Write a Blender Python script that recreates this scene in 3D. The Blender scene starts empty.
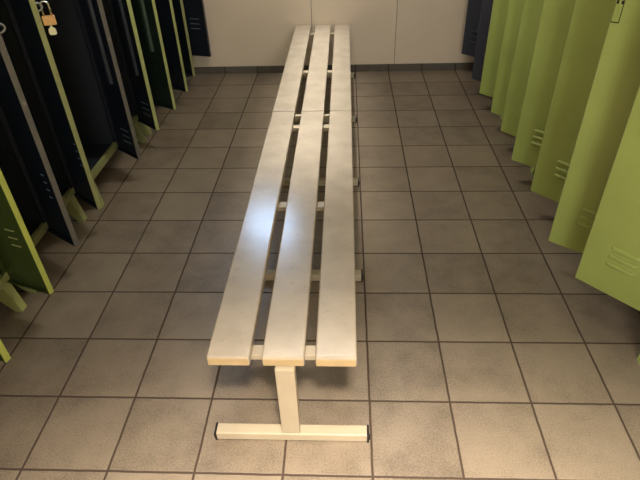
import bpy, bmesh, math, random
from mathutils import Vector, Matrix
random.seed(7)
C = bpy.context.scene.collection
R = math.radians

# ------------------------------------------------------------------ helpers
def srgb(r, g, b):
    def f(c):
        c /= 255.0
        return c/12.92 if c <= 0.04045 else ((c+0.055)/1.055)**2.4
    return (f(r), f(g), f(b), 1.0)

class MB:
    """collects shapes into one bmesh"""
    def __init__(s):
        s.bm = bmesh.new()
    def box(s, x0, x1, y0, y1, z0, z1, mat=0, bev=0.0, seg=2):
        b = bmesh.new()
        r = bmesh.ops.create_cube(b, size=1.0)
        for v in b.verts:
            v.co = Vector(((x0+x1)/2+v.co.x*(x1-x0), (y0+y1)/2+v.co.y*(y1-y0), (z0+z1)/2+v.co.z*(z1-z0)))
        if bev > 0:
            bmesh.ops.bevel(b, geom=list(b.edges), offset=bev, segments=seg, profile=0.5, affect='EDGES')
        for f in b.faces: f.material_index = mat
        s.join(b)
        return s
    def join(s, b, M=None):
        if M is not None: bmesh.ops.transform(b, matrix=M, verts=b.verts)
        vm = {v: s.bm.verts.new(v.co) for v in b.verts}
        for f in b.faces:
            try:
                nf = s.bm.faces.new([vm[v] for v in f.verts]); nf.material_index = f.material_index; nf.smooth = f.smooth
            except ValueError: pass
        b.free()
    def prism(s, poly, axis, a0, a1, mat=0, bev=0.0):
        """extrude a 2D polygon along axis ('x','y','z')"""
        b = bmesh.new()
        def P(u, v, a):
            return {'x': (a, u, v), 'y': (u, a, v), 'z': (u, v, a)}[axis]
        lo = [b.verts.new(P(u, v, a0)) for u, v in poly]
        hi = [b.verts.new(P(u, v, a1)) for u, v in poly]
        n = len(poly)
        b.faces.new(lo[::-1]); b.faces.new(hi)
        for i in range(n): b.faces.new((lo[i], lo[(i+1) % n], hi[(i+1) % n], hi[i]))
        bmesh.ops.recalc_face_normals(b, faces=b.faces)
        if bev > 0: bmesh.ops.bevel(b, geom=list(b.edges), offset=bev, segments=2, profile=0.5, affect='EDGES')
        for f in b.faces: f.material_index = mat
        s.join(b)
        return s
    def tube(s, pts, r, n=10, mat=0, closed=False):
        b = bmesh.new()
        pts = [Vector(p) for p in pts]; rings = []; m = len(pts)
        for i, p in enumerate(pts):
            if closed: t = pts[(i+1) % m]-pts[i-1]
            else: t = pts[min(i+1, m-1)]-pts[max(i-1, 0)]
            t.normalize()
            ref = Vector((0, 0, 1)) if abs(t.z) < 0.9 else Vector((1, 0, 0))
            if closed or m > 3:
                ref = getattr(s, 'ref', None) or ref
            u = t.cross(ref).normalized(); w = u.cross(t)
            rings.append([b.verts.new(p+(u*math.cos(2*math.pi*k/n)+w*math.sin(2*math.pi*k/n))*r) for k in range(n)])
        for i in range(m if closed else m-1):
            A, B = rings[i], rings[(i+1) % m]
            for k in range(n):
                f = b.faces.new((A[k], A[(k+1) % n], B[(k+1) % n], B[k])); f.smooth = True
        if not closed:
            b.faces.new(rings[0][::-1]); b.faces.new(rings[-1])
        bmesh.ops.recalc_face_normals(b, faces=b.faces)
        for f in b.faces: f.material_index = mat
        s.join(b)
        return s
    def build(s, name, mats, parent=None, loc=None):
        me = bpy.data.meshes.new(name)
        s.bm.to_mesh(me); s.bm.free()
        for m in (mats if isinstance(mats, (list, tuple)) else [mats]): me.materials.append(m)
        o = bpy.data.objects.new(name, me); C.objects.link(o)
        if parent is not None: o.parent = parent
        if loc is not None: o.location = loc
        return o

def thing(name, label, cat, loc=(0, 0, 0), rz=0, group=None):
    o = bpy.data.objects.new(name, None); C.objects.link(o)
    o.empty_display_size = 0.1
    o.location = loc; o.rotation_euler = (0, 0, rz)
    o['label'] = label; o['category'] = cat
    if group: o['group'] = group
    return o
def struct(o):
    o['kind'] = 'structure'; return o

# ------------------------------------------------------------------ materials
def newmat(name):
    m = bpy.data.materials.new(name); m.use_nodes = True
    nt = m.node_tree; b = nt.nodes['Principled BSDF']
    return m, nt, b
def paint(name, col, rough=0.45, metal=0.0, var=0.12, scale=6.0, bump=0.0, bscale=400.0, wear=None, wear_amt=0.6, spec=0.5, coords='Object'):
    m, nt, b = newmat(name); N = nt.nodes.new; Lk = nt.links.new
    tc = N('ShaderNodeTexCoord')
    nz = N('ShaderNodeTexNoise'); nz.inputs['Scale'].default_value = scale; nz.inputs['Detail'].default_value = 5
    Lk(tc.outputs[coords], nz.inputs['Vector'])
    ramp = N('ShaderNodeValToRGB')
    ramp.color_ramp.elements[0].position = 0.3; ramp.color_ramp.elements[1].position = 0.7
    c0 = tuple(c*(1-var) for c in col[:3])+(1,); c1 = tuple(min(1, c*(1+var)) for c in col[:3])+(1,)
    ramp.color_ramp.elements[0].color = c0; ramp.color_ramp.elements[1].color = c1
    Lk(nz.outputs['Fac'], ramp.inputs['Fac'])
    out = ramp.outputs['Color']
    if wear is not None:
        n2 = N('ShaderNodeTexNoise'); n2.inputs['Scale'].default_value = 28; n2.inputs['Detail'].default_value = 8; n2.inputs['Roughness'].default_value = 0.7
        Lk(tc.outputs[coords], n2.inputs['Vector'])
        mr = N('ShaderNodeMapRange'); mr.inputs['From Min'].default_value = 0.60; mr.inputs['From Max'].default_value = 0.70
        mr.inputs['To Max'].default_value = wear_amt
        Lk(n2.outputs['Fac'], mr.inputs['Value'])
        mx = N('ShaderNodeMix'); mx.data_type = 'RGBA'
        Lk(mr.outputs['Result'], mx.inputs['Factor']); Lk(out, mx.inputs['A']); mx.inputs['B'].default_value = wear
        out = mx.outputs['Result']
    Lk(out, b.inputs['Base Color'])
    b.inputs['Roughness'].default_value = rough; b.inputs['Metallic'].default_value = metal
    b.inputs['Specular IOR Level'].default_value = spec
    if bump > 0:
        n3 = N('ShaderNodeTexNoise'); n3.inputs['Scale'].default_value = bscale; n3.inputs['Detail'].default_value = 2
        Lk(tc.outputs[coords], n3.inputs['Vector'])
        bp = N('ShaderNodeBump'); bp.inputs['Strength'].default_value = bump; bp.inputs['Distance'].default_value = 0.002
        Lk(n3.outputs['Fac'], bp.inputs['Height']); Lk(bp.outputs['Normal'], b.inputs['Normal'])
    return m

def tile_material(name, base, dark, grout, rough=0.5):
    m, nt, b = newmat(name); N = nt.nodes.new; Lk = nt.links.new
    g = N('ShaderNodeNewGeometry')
    def math_(op, a, bb=None):
        n = N('ShaderNodeMath'); n.operation = op
        for i, v in enumerate((a, bb)):
            if v is None: continue
            if isinstance(v, (int, float)): n.inputs[i].default_value = v
            else: Lk(v, n.inputs[i])
        return n.outputs[0]
    # a little wobble so the grout lines are hand laid
    wob = N('ShaderNodeTexNoise'); wob.inputs['Scale'].default_value = 14; wob.inputs['Detail'].default_value = 3
    Lk(g.outputs['Position'], wob.inputs['Vector'])
    sep = N('ShaderNodeSeparateXYZ'); Lk(g.outputs['Position'], sep.inputs[0])
    w = math_('MULTIPLY', math_('SUBTRACT', wob.outputs['Fac'], 0.5), 0.004)
    X = math_('DIVIDE', math_('ADD', sep.outputs['X'], w), 0.30); Y = math_('DIVIDE', math_('ADD', sep.outputs['Y'], w), 0.30)
    def edge(t):
        f = math_('FRACT', math_('ADD', t, 10.0))
        return math_('MINIMUM', f, math_('SUBTRACT', 1.0, f))
    d = math_('MULTIPLY', math_('MINIMUM', edge(X), edge(Y)), 0.30)
    mr = N('ShaderNodeMapRange'); mr.inputs['From Min'].default_value = 0.0028; mr.inputs['From Max'].default_value = 0.0052
    mr.interpolation_type = 'SMOOTHSTEP'
    Lk(d, mr.inputs['Value'])
    # per-tile id
    cmb = N('ShaderNodeCombineXYZ'); Lk(math_('FLOOR', X), cmb.inputs[0]); Lk(math_('FLOOR', Y), cmb.inputs[1])
    wn = N('ShaderNodeTexWhiteNoise'); Lk(cmb.outputs[0], wn.inputs['Vector'])
    # mottling, offset per tile
    va = N('ShaderNodeVectorMath'); va.operation = 'MULTIPLY_ADD'
    Lk(wn.outputs['Color'], va.inputs[0]); va.inputs[1].default_value = (9, 9, 9); Lk(g.outputs['Position'], va.inputs[2])
    n1 = N('ShaderNodeTexNoise'); n1.inputs['Scale'].default_value = 8; n1.inputs['Detail'].default_value = 8; n1.inputs['Roughness'].default_value = 0.62
    Lk(va.outputs[0], n1.inputs['Vector'])
    n2 = N('ShaderNodeTexNoise'); n2.inputs['Scale'].default_value = 170; n2.inputs['Detail'].default_value = 4
    Lk(g.outputs['Position'], n2.inputs['Vector'])
    n4 = N('ShaderNodeTexNoise'); n4.inputs['Scale'].default_value = 2.6; n4.inputs['Detail'].default_value = 6
    Lk(g.outputs['Position'], n4.inputs['Vector'])
    t = math_('ADD', math_('MULTIPLY', n1.outputs['Fac'], 0.36), math_('MULTIPLY', n2.outputs['Fac'], 0.46))
    t = math_('ADD', t, math_('MULTIPLY', wn.outputs['Value'], 0.12))
    t = math_('ADD', t, math_('MULTIPLY', math_('SUBTRACT', n4.outputs['Fac'], 0.5), 0.22))
    ramp = N('ShaderNodeValToRGB')
    e = ramp.color_ramp.elements
    e[0].position = 0.30; e[0].color = dark; e[1].position = 0.66; e[1].color = base
    k = e.new(0.47); k.color = tuple(0.35*a+0.65*bb for a, bb in zip(dark[:3], base[:3]))+(1,)
    Lk(t, ramp.inputs['Fac'])
    mx = N('ShaderNodeMix'); mx.data_type = 'RGBA'
    Lk(mr.outputs['Result'], mx.inputs['Factor']); mx.inputs['A'].default_value = grout; Lk(ramp.outputs['Color'], mx.inputs['B'])
    Lk(mx.outputs['Result'], b.inputs['Base Color'])
    rr = N('ShaderNodeMapRange'); rr.inputs['To Min'].default_value = 0.9; rr.inputs['To Max'].default_value = rough
    Lk(mr.outputs['Result'], rr.inputs['Value']); Lk(rr.outputs['Result'], b.inputs['Roughness'])
    h = math_('ADD', math_('MULTIPLY', mr.outputs['Result'], 1.0), math_('MULTIPLY', n2.outputs['Fac'], 0.22))
    bp = N('ShaderNodeBump'); bp.inputs['Strength'].default_value = 0.55; bp.inputs['Distance'].default_value = 0.003
    Lk(h, bp.inputs['Height']); Lk(bp.outputs['Normal'], b.inputs['Normal'])
    return m

M = {}
M['tile'] = tile_material('floor_tile', srgb(151, 136, 116), srgb(100, 88, 74), srgb(72, 57, 45), 0.38)
M['skirt'] = tile_material('skirting_tile', srgb(104, 96, 85), srgb(80, 72, 63), srgb(52, 44, 38), 0.6)
M['wall'] = paint('wall_board', srgb(232, 214, 190), 0.55, var=0.03, scale=3, bump=0.05, bscale=250)
M['gap'] = paint('joint_dark', srgb(70, 62, 55), 0.9, var=0.05)
M['ceil'] = paint('ceiling_paint', srgb(215, 210, 200), 0.9, var=0.02)
M['slat'] = paint('slat_cream_paint', srgb(184, 171, 152), 0.19, var=0.09, scale=9, bump=0.17, bscale=85, wear=srgb(140, 120, 98), wear_amt=0.38, spec=0.5)
M['band'] = paint('end_band', srgb(188, 164, 122), 0.45, var=0.08, scale=20)
M['steel'] = paint('cream_steel', srgb(186, 172, 146), 0.40, var=0.06, scale=9, wear=srgb(160, 142, 112), wear_amt=0.35)
M['black'] = paint('black_plastic', srgb(22, 20, 20), 0.5, var=0.1)
M['green_out'] = paint('green_enamel', srgb(168, 185, 99), 0.42, var=0.05, scale=4, bump=0.10, bscale=160)
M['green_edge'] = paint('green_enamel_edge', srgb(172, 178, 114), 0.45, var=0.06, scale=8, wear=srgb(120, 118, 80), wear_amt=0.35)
M['olive_edge'] = paint('olive_edge', srgb(152, 154, 102), 0.5, var=0.10, scale=10, wear=srgb(118, 104, 84), wear_amt=0.5)
M['lime_edge'] = paint('lime_edge', srgb(184, 192, 92), 0.45, var=0.06, scale=8)
M['grey_edge'] = paint('worn_grey_edge', srgb(106, 101, 92), 0.5, var=0.15, scale=20, wear=srgb(172, 166, 150), wear_amt=0.6)
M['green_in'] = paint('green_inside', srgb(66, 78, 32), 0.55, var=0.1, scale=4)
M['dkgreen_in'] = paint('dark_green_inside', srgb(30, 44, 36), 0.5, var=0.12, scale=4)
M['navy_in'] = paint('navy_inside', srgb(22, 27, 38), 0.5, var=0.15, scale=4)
M['navy_out'] = paint('navy_enamel', srgb(60, 63, 76), 0.42, var=0.08, scale=4)
M['rail'] = paint('green_rail', srgb(146, 150, 98), 0.5, var=0.1, scale=9)
M['inner'] = paint('locker_inner_shade', srgb(28, 32, 40), 0.7, var=0.15, scale=5)  # dark tone paints in the shade of the unlit cabinet interior
M['slit'] = paint('louvre_slit_light', srgb(120, 130, 150), 0.4, var=0.05)  # pale tone paints the light showing through louvre slots
M['stiff_navy'] = paint('stiffener_grey', srgb(44, 48, 56), 0.5, var=0.1)
M['stiff_green'] = paint('stiffener_green', srgb(62, 80, 62), 0.5, var=0.1)
M['chrome'] = paint('steel_chrome', srgb(200, 198, 190), 0.22, metal=1.0, var=0.05)
M['dullsteel'] = paint('dull_steel', srgb(150, 150, 142), 0.4, metal=0.6, var=0.1)
M['brass'] = paint('brass', srgb(240, 184, 112), 0.4, metal=0.0, var=0.1, scale=60)
M['keymetal'] = paint('key_brass', srgb(250, 242, 196), 0.4, metal=0.0, var=0.05)
M['frame'] = paint('window_frame_white', srgb(220, 220, 215), 0.5, var=0.03)
M['lampbody'] = paint('lamp_white', srgb(225, 225, 220), 0.5, var=0.02)

def glass_mat():
    m, nt, b = newmat('window_glass'); nt.nodes.remove(b)
    o = nt.nodes['Material Output']
    t = nt.nodes.new('ShaderNodeBsdfTransparent'); t.inputs[0].default_value = (0.93, 0.96, 1.0, 1)
    g = nt.nodes.new('ShaderNodeBsdfGlossy'); g.inputs['Roughness'].default_value = 0.03
    x = nt.nodes.new('ShaderNodeMixShader'); x.inputs[0].default_value = 0.06
    nt.links.new(t.outputs[0], x.inputs[1]); nt.links.new(g.outputs[0], x.inputs[2]); nt.links.new(x.outputs[0], o.inputs['Surface'])
    return m
M['glass'] = glass_mat()
def emit_mat(name, col, s):
    m, nt, b = newmat(name)
    b.inputs['Base Color'].default_value = (0.8, 0.8, 0.8, 1)
    b.inputs['Emission Color'].default_value = col; b.inputs['Emission Strength'].default_value = s
    return m

# ------------------------------------------------------------------ room
XL, XR, YB, YN, H = -0.96, 2.86, 3.60, -3.6, 2.95
def wall_slab(name, x0, x1, y0, y1, z0, z1, m): return struct(MB().box(x0, x1, y0, y1, z0, z1).build(name, m))
wall_slab('floor', XL-0.1, XR+0.1, YN-0.1, YB+0.1, -0.1, 0.0, M['tile'])
wall_slab('ceiling', XL-0.1, XR+0.1, YN-0.1, YB+0.1, H, H+0.1, M['ceil'])
wall_slab('wall_left', XL-0.1, XL, YN, YB, 0, H, M['wall'])
wall_slab('wall_right', XR, XR+0.1, YN, YB, 0, H, M['wall'])
NX0, NX1, NZ0, NZ1 = 1.15, 2.25, 1.15, 2.35
mb = MB()
mb.box(XL, NX0, YN-0.1, YN, 0, H); mb.box(NX1, XR, YN-0.1, YN, 0, H); mb.box(NX0, NX1, YN-0.1, YN, 0, NZ0); mb.box(NX0, NX1, YN-0.1, YN, NZ1, H)
struct(mb.build('wall_near', M['wall']))
# back wall: boards with thin dark joints, and a high window opening
WX0, WX1, WZ0, WZ1 = -0.06, 0.56, 2.40, 2.86
mb = MB()
joints = [XL, -0.02+0.06-0.02, 0.815, 1.55, 2.29, XR]
joints = [XL, 0.06, 0.815, 1.55, 2.29, XR]
g = 0.0022
for a, b_ in zip(joints[:-1], joints[1:]):
    if (a, b_) == (XL, 0.06): a2, b2 = a, 0.815
    elif (a, b_) == (0.06, 0.815): continue
    else: a2, b2 = a, b_
    mb.box(a2+g, b2-g, YB, YB+0.02, 0, 2.1, 0)
mb.box(XL, XR, YB+0.012, YB+0.1, 0, 2.1, 1)
mb.box(XL, WX0, YB, YB+0.1, 2.1, H, 0); mb.box(WX1, XR, YB, YB+0.1, 2.1, H, 0)
mb.box(WX0, WX1, YB, YB+0.1, 2.1, WZ0, 0); mb.box(WX0, WX1, YB, YB+0.1, WZ1, H, 0)
struct(mb.build('wall_back', [M['wall'], M['gap']]))
struct(MB().box(XL, XR, YB-0.009, YB, 0, 0.064, 0, 0.002).build('baseboard_back', M['skirt']))
# window
wroot = bpy.data.objects.new('window_1', None); C.objects.link(wroot); wroot['kind'] = 'structure'
mb = MB(); fr = 0.045
mb.box(WX0, WX1, YB+0.03, YB+0.08, WZ0, WZ0+fr, 0, .004); mb.box(WX0, WX1, YB+0.03, YB+0.08, WZ1-fr, WZ1, 0, .004)
mb.box(WX0, WX0+fr, YB+0.03, YB+0.08, WZ0+fr, WZ1-fr, 0, .004); mb.box(WX1-fr, WX1, YB+0.03, YB+0.08, WZ0+fr, WZ1-fr, 0, .004)
mb.build('window_frame', M['frame'], wroot)
MB().box(WX0+fr, WX1-fr, YB+0.053, YB+0.057, WZ0+fr, WZ1-fr).build('window_pane', M['glass'], wroot)

wroot = bpy.data.objects.new('added_window_2', None); C.objects.link(wroot); wroot['kind'] = 'structure'  # added window behind the camera, put in to light the right doors
mb = MB(); ya, yb = YN-0.08, YN-0.03
mb.box(NX0, NX1, ya, yb, NZ0, NZ0+fr, 0, .004); mb.box(NX0, NX1, ya, yb, NZ1-fr, NZ1, 0, .004)
mb.box(NX0, NX0+fr, ya, yb, NZ0+fr, NZ1-fr, 0, .004); mb.box(NX1-fr, NX1, ya, yb, NZ0+fr, NZ1-fr, 0, .004)
mb.build('window_frame', M['frame'], wroot)
MB().box(NX0+fr, NX1-fr, YN-0.057, YN-0.053, NZ0+fr, NZ1-fr).build('window_pane', M['glass'], wroot)

# ------------------------------------------------------------------ benches
SX = [(0.675, 0.810), (0.849, 0.982), (1.016, 1.145)]
def bench(label, y0, y1, feet, bars):
    t = thing('slatted_bench', label, 'bench', (0.915, (y0+y1)/2, 0), 0, None)
    cx, cy = 0.915, (y0+y1)/2
    for a, b_ in SX:
        s = MB().box(a-cx, b_-cx, y0-cy, y1-cy, 0.380, 0.42, 0, 0.006, 3).build('slat', M['slat'], t)
        for ye, sg in ((y0, -1), (y1, 1)):
            mbb = MB(); ya, yb = sorted((ye-cy+sg*0.0015, ye-cy-sg*0.004))
            mbb.box(a-cx+0.003, b_-cx-0.003, ya, yb, 0.383, 0.4135, 0, 0.001, 1)
            mbb.build('end_band', M['band'], s)
    for fy in feet:
        co = 0.062 if fy < 0 else (0.075 if fy < 1 else 0.025)
        f0, f1 = fy-cy-0.021, fy-cy+0.021
        ft = MB().box(0.652-cx, 1.188-cx, f0, f1, 0.004, 0.042, 0, 0.004, 2).build('foot_bar', M['steel'], t)
        for xe, sg in ((0.652, -1), (1.188, 1)):
            xa, xb = sorted((xe-cx+sg*0.004, xe-cx-sg*0.004))
            c = MB().box(xa, xb, f0-0.0015, f1+0.0015, 0.0, 0.0445, 0, 0.002, 1)
            if sg < 0: c.box(xa-0.004, xa+0.001, f0+0.004, f0+0.016, 0.006, 0.030, 0, 0.002, 1)
            else: c.box(xb-0.001, xb+0.003, f0+0.004, f0+0.016, 0.010, 0.030, 0, 0.001, 1)
            c.build('end_cap', M['black'], ft)
        MB().box(0.888-cx, 0.951-cx, f0+0.002, f1-0.002, 0.041, 0.380, 0, 0.004, 2).build('column', M['steel'], t)
        if co > 0.03: MB().box(0.895-cx, 0.944-cx, f1-0.004, f0+co+0.004, 0.357, 0.378, 0, 0.002, 1).build('bracket', M['steel'], t)
        MB().box(0.690-cx, 1.142-cx, f0+co, f0+co+0.045, 0.357, 0.380, 0, 0.003, 2).build('crossbar', M['steel'], t)
    for by in bars:
        MB().box(0.690-cx, 1.142-cx, by-cy-0.014, by-cy+0.014, 0.360, 0.380, 0, 0.003, 2).build('crossbar', M['steel'], t)
    return t
bench('nearer cream slatted bench, its three board ends and foot bar facing front', -0.157, 1.7265, [-0.154, 0.70, 1.58], [])
bench('farther cream slatted bench, butted against the nearer one and touching the back wall', 1.7345, 3.592, [2.50, 3.44], [1.765])

# ------------------------------------------------------------------ lockers
def door_mesh(L, Hd, mo, mi, me):
    """pan door in local space: x from hinge to free edge, +y outside, z up"""
    t = 0.026; mb = MB(); w = 0.0022
    b = bmesh.new()
    # outer sheet
    def quad(pts, mat):
        f = mb.bm.faces.new([mb.bm.verts.new(p) for p in pts]); f.material_index = mat
    mb.box(0, L-0.003, t-w, t, 0, Hd, 0)
    mb.bm.faces.ensure_lookup_table()
    for f in mb.bm.faces:
        c = f.calc_center_median()
        f.normal_update()
        if f.normal.y < -0.5: f.material_index = 1
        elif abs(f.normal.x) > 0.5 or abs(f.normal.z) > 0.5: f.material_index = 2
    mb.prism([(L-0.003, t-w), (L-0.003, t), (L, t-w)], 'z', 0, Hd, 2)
    # returns round the rim
    mb.box(L-0.0025, L, 0, t-w, 0, Hd, 2); mb.box(0, 0.0025, 0, t-w*0.5, 0, Hd, 1)
    mb.box(0, L-0.0026, 0, t-w*0.5, 0, 0.0025, 1); mb.box(0, L-0.0026, 0, t-w*0.5, Hd-0.0025, Hd, 1)
    # inward lips
    mb.box(L-0.010, L-0.002, 0, 0.002, 0, Hd, 1); mb.box(0.002, 0.010, 0, 0.002, 0, Hd, 1)
    mb.box(0.010, L-0.010, 0, 0.002, 0, 0.008, 1)
    b.free()
    bmesh.ops.bevel(mb.bm, geom=[e for e in mb.bm.edges if False], offset=0.001) if False else None
    return mb

def rib(L, zc, s0, s1):
    """pressed louvre: half-round rib outside"""
    poly = [(0.026+0.0075*math.sin(math.pi*k/8), zc-0.010*math.cos(math.pi*k/8)) for k in range(9)]
    mb = MB(); n = len(poly)
    # tapered ends
    rings = []
    for x, k in ((s0, 0.05), (s0+0.007, 0.8), (s0+0.014, 1), (s1-0.014, 1), (s1-0.007, 0.8), (s1, 0.05)):
        rings.append([mb.bm.verts.new((x, 0.0255+(y-0.0255)*k, zc+(z-zc)*(0.75+0.25*k))) for y, z in poly])
    for A, B in zip(rings[:-1], rings[1:]):
        for i in range(n-1):
            f = mb.bm.faces.new((A[i], B[i], B[i+1], A[i+1])); f.smooth = True
    bmesh.ops.recalc_face_normals(mb.bm, faces=mb.bm.faces)
    # inside slit lip; the pale slit colour paints light coming through
    mb.box(s0+0.008, s1-0.008, 0.0205, 0.0245, zc-0.0022, zc+0.0022, 1)
    return mb

def add_door(root, hx, hy, ang, L, z0, Hd, mo, mi, me, louv, stiff=None, ms=None, slit=None, hasp=False, staple=False, s0=0.082, s1=0.2):
    base = root.matrix_world.inverted() if False else None
    d = door_mesh(L, Hd, mo, mi, me).build('door', [mo, mi, me], root)
    d.location = (hx-root.location.x, hy-root.location.y, z0)
    d.rotation_euler = (0, 0, ang)
    for z in louv:
        rib(L, z-z0, s0, s1).build('louvre', [mo, slit or mi], d)
    if stiff is not None:
        c = L*0.5
        MB().prism([(c-0.022, 0.0236), (c-0.011, 0.008), (c+0.011, 0.008), (c+0.022, 0.0236)], 'z', stiff-z0, Hd-0.05, 0, 0.002).build('stiffener', ms, d)
    for zz in (0.12, Hd*0.5, Hd-0.14):
        MB().tube([(-0.003, 0.004, zz-0.03), (-0.003, 0.004, zz+0.03)], 0.0045, 10).build('hinge', mi, d)
    if hasp:
        zb = 1.145-z0
        mb = MB()
        mb.box(L-0.028, L-0.004, 0.026, 0.0285, zb, zb+0.16, 0, 0.001, 1)
        mb.box(L-0.019, L-0.014, 0.0285, 0.034, zb+0.020, zb+0.075, 0, 0.001, 1)
        h = mb.build('hasp', mo, d)
        mb = MB()
        for x0_, x1_, a, b_ in ((L-0.0305, L-0.0275, -0.002, 0.162), (L-0.0045, L-0.0025, -0.002, 0.06)):
            mb.box(x0_, x1_, 0.0258, 0.0275, zb+a, zb+b_, 0)
        mb.box(L-0.0305, L-0.0025, 0.0258, 0.0275, zb-0.0045, zb-0.001, 0)
        mb.build('hasp_slot', M['black'], h)
        mb = MB()
        for x in (L-0.0255, L-0.009):
            mb.box(x-0.004, x+0.004, 0.0286, 0.031, zb+0.060, zb+0.072, 0, 0.001, 1)
        mb.build('hasp_rivet', M['black'], h)
    if staple:
        zc = 1.165-z0
        MB().box(L-0.045, L-0.006, 0.026, 0.028, zc-0.05, zc+0.05, 0, 0.001, 1).build('staple_plate', M['dullsteel'], d)
        pts = []
        for k in range(9):
            a = -math.pi/2+math.pi*k/8
            pts.append((L-0.012, 0.026+0.022*math.cos(a)+0.004, zc+0.016*math.sin(a)))
        pts = [(L-0.012, 0.026, zc-0.016)]+pts+[(L-0.012, 0.026, zc+0.016)]
        mb = MB(); mb.ref = Vector((1, 0, 0)); mb.tube(pts, 0.0042, 10); mb.build('staple', M['dullsteel'], d)
    return d

def locker(label, side, xf, y0, y1, z0, doors, rails, legs=(True, True), inner=None, group=None, cat='locker'):
    """side 'L' faces +x, 'R' faces -x; front plane at xf"""
    sg = 1 if side == 'L' else -1
    D = 0.47; Hl = 1.80
    cy = (y0+y1)/2
    t = thing('locker', label, cat, (xf, cy, 0), 0, group)
    def bx(mb, d0, d1, ya, yb, za, zb, mat=0, bev=0):   # d = depth behind the front
        a, b_ = sorted((-sg*d0, -sg*d1))
        mb.box(a, b_, ya-cy, yb-cy, za, zb, mat, bev)
    w = 0.012
    mb = MB()
    bx(mb, 0.0, D, y0, y0+w, z0+0.01, Hl); bx(mb, 0.0, D, y1-w, y1, z0+0.01, Hl)
    bx(mb, D-w, D, y0+w, y1-w, z0+0.01, Hl); bx(mb, 0.0, D-w, y0+w, y1-w, z0+0.012, z0+0.024); bx(mb, 0.0, D-w, y0+w, y1-w, Hl-w, Hl)
    bx(mb, 0.012, D-w, y0+w, y1-w, 1.48, 1.49)
    if len(doors) == 2:
        ym = doors[0]['hy']+0.014 if side == 'L' else doors[1]['hy']-0.014
        bx(mb, 0.0, D-w, ym-0.006, ym+0.006, z0+0.024, 1.48)
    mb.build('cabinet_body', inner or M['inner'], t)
    mb = MB(); bx(mb, -0.012, 0.010, y0+0.003, y1-0.003, z0-0.002, z0+0.040, 0, 0.002); mb.build('bottom_rail', rails, t)
    mb = MB(); bx(mb, -0.004, 0.010, y0+0.003, y1-0.003, Hl-0.045, Hl, 0, 0.002); mb.build('top_rail', rails, t)
    # legs: tapered bent plates, a slanting side gusset behind each front strip
    for f, ya, yb, gy in ((legs[0], y0+0.030, y0+0.120, 'a'), (legs[1], y1-0.080, y1-0.026, 'b')):
        if not f: continue
        for dep in (0, 1):
            mb = MB()
            if dep == 0:
                m = (ya+0.040-cy) if gy == 'a' else (ya+yb)/2-cy
                # front plate, splayed slightly and narrowing to the floor
                P = [(-0.010, ya-cy, z0), (-0.010, yb-cy, z0), (-0.045, m+0.020, 0.0), (-0.045, m-0.020, 0.0)]
                vo = [mb.bm.verts.new((-sg*d, y, z)) for d, y, z in P]
                vi = [mb.bm.verts.new((-sg*(d+0.006), y, z)) for d, y, z in P]
                mb.bm.faces.new(vo); mb.bm.faces.new(vi[::-1])
                for i in range(4): mb.bm.faces.new((vo[i], vi[i], vi[(i+1) % 4], vo[(i+1) % 4]))
                # side gusset
                for yy, ym_ in ((ya-cy, m-0.020), (yb-cy, m+0.020)):
                    s_ = 0.003
                    Q = [(-0.008, yy, z0), (0.075, yy, z0), (0.060, yy, z0-0.04), (-0.012, ym_, 0.0), (-0.043, ym_, 0.0)]
                    q0 = [mb.bm.verts.new((-sg*d, y-s_/2, z)) for d, y, z in Q]; q1 = [mb.bm.verts.new((-sg*d, y+s_/2, z)) for d, y, z in Q]
                    mb.bm.faces.new(q0); mb.bm.faces.new(q1[::-1])
                    for i in range(5): mb.bm.faces.new((q0[i], q1[i], q1[(i+1) % 5], q0[(i+1) % 5]))
                bmesh.ops.recalc_face_normals(mb.bm, faces=mb.bm.faces)
            else:
                a, b_ = sorted((-sg*(D-0.05), -sg*(D-0.01)))
                mb.box(a, b_, ya-cy, yb-cy, 0, z0+0.01, 0, 0.003)
            mb.build('leg', rails, t)
    for dd in doors:
        th = dd['th']; ang = R(th-90) if side == 'L' else R(90+th)
        add_door(t, dd.get('hx', xf), dd['hy'], ang, dd.get('L', 0.26), z0, Hl-z0-0.02, dd['mo'], dd['mi'], dd['me'], dd['louv'],
                 dd.get('stiff'), dd.get('ms'), dd.get('slit'), dd.get('hasp', False), dd.get('staple', False), dd.get('s0', 0.085), dd.get('s1', 0.2))
    return t

L4 = [0.385, 0.425, 0.465, 0.505]
L3 = [0.225, 0.265, 0.305]
LG = [0.375, 0.415, 0.455]
def left(hy, th, mi, me, louv, **k):
    d = dict(hy=hy, th=th, mo=M['green_out'], mi=mi, me=me, louv=louv, slit=M['slit'], s0=0.085, s1=0.185); d.update(k); return d
sn, sgn = M['stiff_navy'], M['stiff_green']
locker('nearest left locker, cut off by the picture edge, olive inside of its door lit', 'L', -0.42, -0.205, 0.536, 0.15,
       [left(0.117, 72, M['green_in'], M['lime_edge'], LG, slit=M['green_edge']), left(0.500, 71, M['green_in'], M['lime_edge'], LG, slit=M['green_edge'], s0=0.12, s1=0.185)], M['green_edge'])
locker('left locker with brass padlock on its farther door, nearer door edge worn grey', 'L', -0.42, 0.542, 1.262, 0.15,
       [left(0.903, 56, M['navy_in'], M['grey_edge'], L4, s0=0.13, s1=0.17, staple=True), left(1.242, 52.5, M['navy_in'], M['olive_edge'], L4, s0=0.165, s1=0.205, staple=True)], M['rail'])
locker('left locker with a wide dark gaping compartment just beyond the padlocked door', 'L', -0.372, 1.285, 2.25, 0.15,
       [left(1.805, 51, M['navy_in'], M['grey_edge'], L3, stiff=0.60, ms=sn), left(2.235, 48, M['navy_in'], M['green_edge'], L3, stiff=0.5, ms=sn)], M['rail'])
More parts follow.
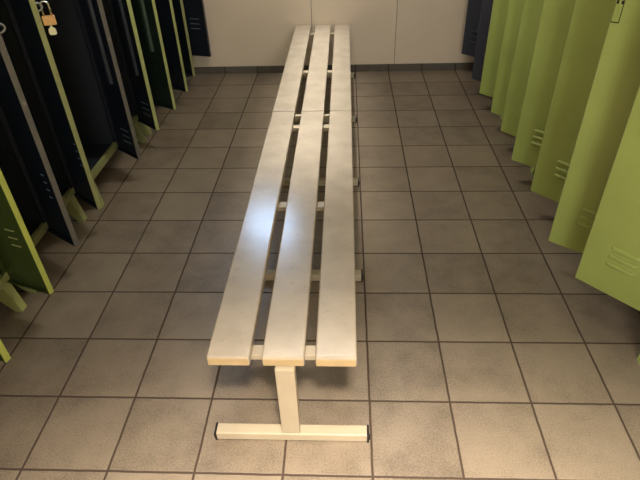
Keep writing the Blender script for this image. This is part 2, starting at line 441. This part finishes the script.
locker('left locker with a dark green door interior, third cabinet from the back wall', 'L', -0.37, 2.255, 2.90, 0.15,
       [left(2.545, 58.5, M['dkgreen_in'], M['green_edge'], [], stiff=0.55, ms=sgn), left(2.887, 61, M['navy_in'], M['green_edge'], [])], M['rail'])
locker('narrow left locker with one navy-lined open door, second cabinet from the back wall', 'L', -0.37, 2.905, 3.288, 0.15,
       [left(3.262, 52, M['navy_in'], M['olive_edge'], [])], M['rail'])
locker('dark navy locker in the far left corner, its door open against the cream back wall', 'L', -0.36, 3.30, 3.588, 0.19,
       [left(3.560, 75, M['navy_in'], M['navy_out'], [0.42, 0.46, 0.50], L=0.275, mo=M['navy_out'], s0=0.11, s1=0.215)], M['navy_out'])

def right(fx, fy, th, xf, L=0.28, **k):
    """hinge worked back from the free corner; the hinge stays on the cabinet front"""
    th = math.degrees(math.asin(min(0.98, (xf-fx)/L))) if th is None else th
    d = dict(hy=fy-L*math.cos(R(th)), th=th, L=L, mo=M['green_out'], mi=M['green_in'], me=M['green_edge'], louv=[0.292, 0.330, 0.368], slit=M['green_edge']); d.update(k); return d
XF = 2.315
A_ = right(2.118, 0.560, None, XF, 0.295); B_ = right(2.080, 0.828, None, XF, 0.30, hasp=True)
C_ = right(2.128, 1.280, None, XF, s0=0.07, s1=0.175); D_ = right(2.110, 1.630, None, XF, s0=0.07, s1=0.185); E_ = right(2.140, 2.025, None, XF, s0=0.06, s1=0.165); F_ = right(2.140, 2.324, None, XF, 0.27, louv=[]); G_ = right(2.130, 2.675, None, XF, 0.27, louv=[])
locker('green right locker showing only its foot at the right picture edge', 'R', XF+0.012, -0.53, 0.120, 0.15,
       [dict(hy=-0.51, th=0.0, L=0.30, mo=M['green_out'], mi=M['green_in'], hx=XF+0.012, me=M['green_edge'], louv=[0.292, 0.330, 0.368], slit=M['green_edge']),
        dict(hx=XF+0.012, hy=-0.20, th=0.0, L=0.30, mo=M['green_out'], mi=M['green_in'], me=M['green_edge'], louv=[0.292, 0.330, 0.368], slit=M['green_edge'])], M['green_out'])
def ry(d): return d['hy']-0.02
locker('nearest green right locker with two overlapping open doors, the second one bearing a hasp', 'R', XF+0.004, 0.128, ry(C_)-0.012, 0.15, [A_, B_], M['green_out'])
locker('green right locker just beyond the hasp door, second with doors swung into the aisle', 'R', XF, ry(C_), ry(E_)-0.008, 0.15, [C_, D_], M['green_out'])
locker('green right locker in the middle distance, third with two open doors along the right row', 'R', XF, ry(E_), ry(G_)-0.008, 0.15, [E_, F_], M['green_out'])
H_ = right(2.13, 2.98, None, XF, mo=M['navy_out'], mi=M['navy_in'], me=M['navy_out'], slit=M['navy_out'], louv=[0.27, 0.31, 0.35])
I_ = right(2.129, 3.476, None, XF+0.02, mo=M['navy_out'], mi=M['navy_in'], me=M['navy_out'], slit=M['navy_out'], louv=[0.30, 0.345, 0.39], s0=0.15, s1=0.22)
locker('narrow green right locker, farthest green one, next to the navy lockers', 'R', XF, ry(G_), ry(H_)-0.008, 0.15, [G_], M['green_out'])
locker('navy right locker peeking out behind the farthest green door', 'R', XF, ry(H_), ry(I_)-0.008, 0.15, [H_], M['navy_out'])
locker('navy locker in the far right corner with its louvred door open before the back wall', 'R', XF+0.02, ry(I_), 3.588, 0.19, [I_], M['navy_out'])

# ------------------------------------------------------------------ padlocks
def padlock(label, loc, rz, key, tilt=0.0, s=1.0):
    t = thing('padlock', label, 'padlock', loc, rz)
    t.rotation_euler = (0, tilt, rz); t.scale = (s, s, s)
    # body hangs below the origin (origin = shackle top)
    mb = MB(); mb.box(-0.026, 0.026, -0.0085, 0.0085, -0.100, -0.060, 0, 0.004, 3)
    mb.build('lock_body', M['brass'], t)
    pts = [(-0.016, 0, -0.062), (-0.016, 0, -0.018)]
    for k in range(1, 10):
        a = math.pi-math.pi*k/10
        pts.append((0.016*math.cos(a), 0, -0.018+0.016*math.sin(a)))
    pts += [(0.016, 0, -0.018), (0.016, 0, -0.062)]
    mb = MB(); mb.ref = Vector((0, 1, 0)); mb.tube(pts, 0.0042, 10); mb.build('shackle', M['chrome'], t)
    if key:
        mb = MB()
        mb.box(-0.004, 0.004, -0.0012, 0.0012, -0.112, -0.102, 0)
        mb.prism([(-0.008, -0.110), (0.008, -0.110), (0.015, -0.118), (0.016, -0.136), (0.010, -0.142), (-0.010, -0.142), (-0.016, -0.136), (-0.015, -0.118)], 'y', -0.0014, 0.0014, 0, 0.0005)
        mb.build('key', M['keymetal'], t)
    return t
padlock('brass padlock with a key in it, hanging on the green-edged left door', (-0.185, 1.143, 1.184), R(18), True)
# ------------------------------------------------------------------ lamps
def ceiling_light(loc, label, power, col):
    t = thing('ceiling_light', label, 'lamp', loc)
    MB().box(-0.60, 0.60, -0.09, 0.09, -0.05, 0.0, 0, 0.004).build('housing', M['lampbody'], t)
    for y in (-0.04, 0.04):
        MB().tube([(-0.56, y, -0.065), (0.56, y, -0.065)], 0.013, 12).build('tube', emit_mat('tube_glow', col+(1,), 2.0), t)
    ld = bpy.data.lights.new('ceiling_light_lamp', 'AREA'); ld.shape = 'RECTANGLE'; ld.size = 1.1; ld.size_y = 0.16
    ld.energy = power; ld.color = col
    lo = bpy.data.objects.new('ceiling_light_lamp', ld); C.objects.link(lo); lo.parent = t; lo.location = (0, 0, -0.085)
def downlight(loc, label, power, col, cone):
    t = thing('ceiling_downlight', label, 'lamp', loc)
    MB().tube([(0, 0, -0.035), (0, 0, 0.0)], 0.11, 28).build('housing', M['lampbody'], t)
    MB().tube([(0, 0, -0.040), (0, 0, -0.034)], 0.085, 28).build('diffuser', emit_mat('downlight_glow', col+(1,), 3.0), t)
    ld = bpy.data.lights.new('downlight_lamp', 'SPOT'); ld.spot_size = R(cone); ld.spot_blend = 1.0; ld.shadow_soft_size = 0.16
    ld.energy = power; ld.color = col
    lo = bpy.data.objects.new('downlight_lamp', ld); C.objects.link(lo); lo.parent = t; lo.location = (0, 0, -0.06)
downlight((1.25, -1.55, H), 'round ceiling downlight above and behind the viewer', 1620, (1.0, 0.885, 0.75), 77)
ceiling_light((0.95, 1.7, H), 'fluorescent ceiling fitting over the middle of the aisle', 16, (1.0, 0.95, 0.85))
t = thing('added_bench_strip', 'added unseen narrow-beam strip above the bench, brightening its slats', 'lamp', (0.91, 2.25, H))  # added unseen strip, brightens the slats while the floor stays dim
MB().box(-0.06, 0.06, -1.3, 1.3, -0.06, 0.0, 0, 0.004).build('housing', M['lampbody'], t)
MB().box(-0.04, 0.04, -1.26, 1.26, -0.064, -0.060).build('diffuser', emit_mat('added_strip_glow', (1, 0.97, 0.9, 1), 2.0), t)
ld = bpy.data.lights.new('added_strip_lamp', 'AREA'); ld.shape = 'RECTANGLE'; ld.size = 0.10; ld.size_y = 2.5; ld.spread = R(22)
ld.energy = 4.0; ld.color = (1.0, 0.96, 0.90)
lo = bpy.data.objects.new('added_strip_lamp', ld); C.objects.link(lo); lo.parent = t; lo.location = (0, 0, -0.07)
# daylight through the high window
ld = bpy.data.lights.new('window_daylight', 'AREA'); ld.shape = 'RECTANGLE'; ld.size = WX1-WX0-0.08; ld.size_y = WZ1-WZ0-0.08
ld.energy = 16; ld.color = (0.52, 0.72, 1.0); ld.spread = R(120)
lo = bpy.data.objects.new('window_daylight', ld); C.objects.link(lo); lo.location = ((WX0+WX1)/2, YB+0.16, (WZ0+WZ1)/2); lo.rotation_euler = (R(-90), 0, 0)

ld = bpy.data.lights.new('added_window_light', 'AREA'); ld.shape = 'RECTANGLE'; ld.size = NX1-NX0-0.1; ld.size_y = NZ1-NZ0-0.1  # fill light for the right doors, set outside the added window
ld.energy = 60; ld.color = (1.0, 0.95, 0.84)
lo = bpy.data.objects.new('added_window_light', ld); C.objects.link(lo); lo.location = ((NX0+NX1)/2, YN-0.16, (NZ0+NZ1)/2); lo.rotation_euler = (R(90), 0, 0)

w = bpy.data.worlds.new('world'); bpy.context.scene.world = w; w.use_nodes = True
bg = w.node_tree.nodes['Background']; bg.inputs[0].default_value = (0.6, 0.75, 1.0, 1); bg.inputs[1].default_value = 0.6

# ------------------------------------------------------------------ camera
p, y, r = R(36.688), R(3.431), R(-2.067)
fw = Vector((-math.sin(y)*math.cos(p), math.cos(y)*math.cos(p), -math.sin(p)))
ri = Vector((math.cos(y), math.sin(y), 0)); up = ri.cross(fw)
r2 = ri*math.cos(r)+up*math.sin(r); u2 = -ri*math.sin(r)+up*math.cos(r)
cd = bpy.data.cameras.new('camera'); cam = bpy.data.objects.new('camera', cd); C.objects.link(cam)
cd.sensor_fit = 'HORIZONTAL'; cd.sensor_width = 36; cd.lens = 533.72/640*36; cd.clip_start = 0.02
Mx = Matrix.Identity(4)
for i in range(3):
    Mx[i][0] = r2[i]; Mx[i][1] = u2[i]; Mx[i][2] = -fw[i]
Mx[0][3], Mx[1][3], Mx[2][3] = 1.11029, -1.25587, 1.69450
cam.matrix_world = Mx
sc = bpy.context.scene; sc.camera = cam
sc.view_settings.view_transform = 'Standard'; sc.view_settings.look = 'None'; sc.view_settings.exposure = 0.28
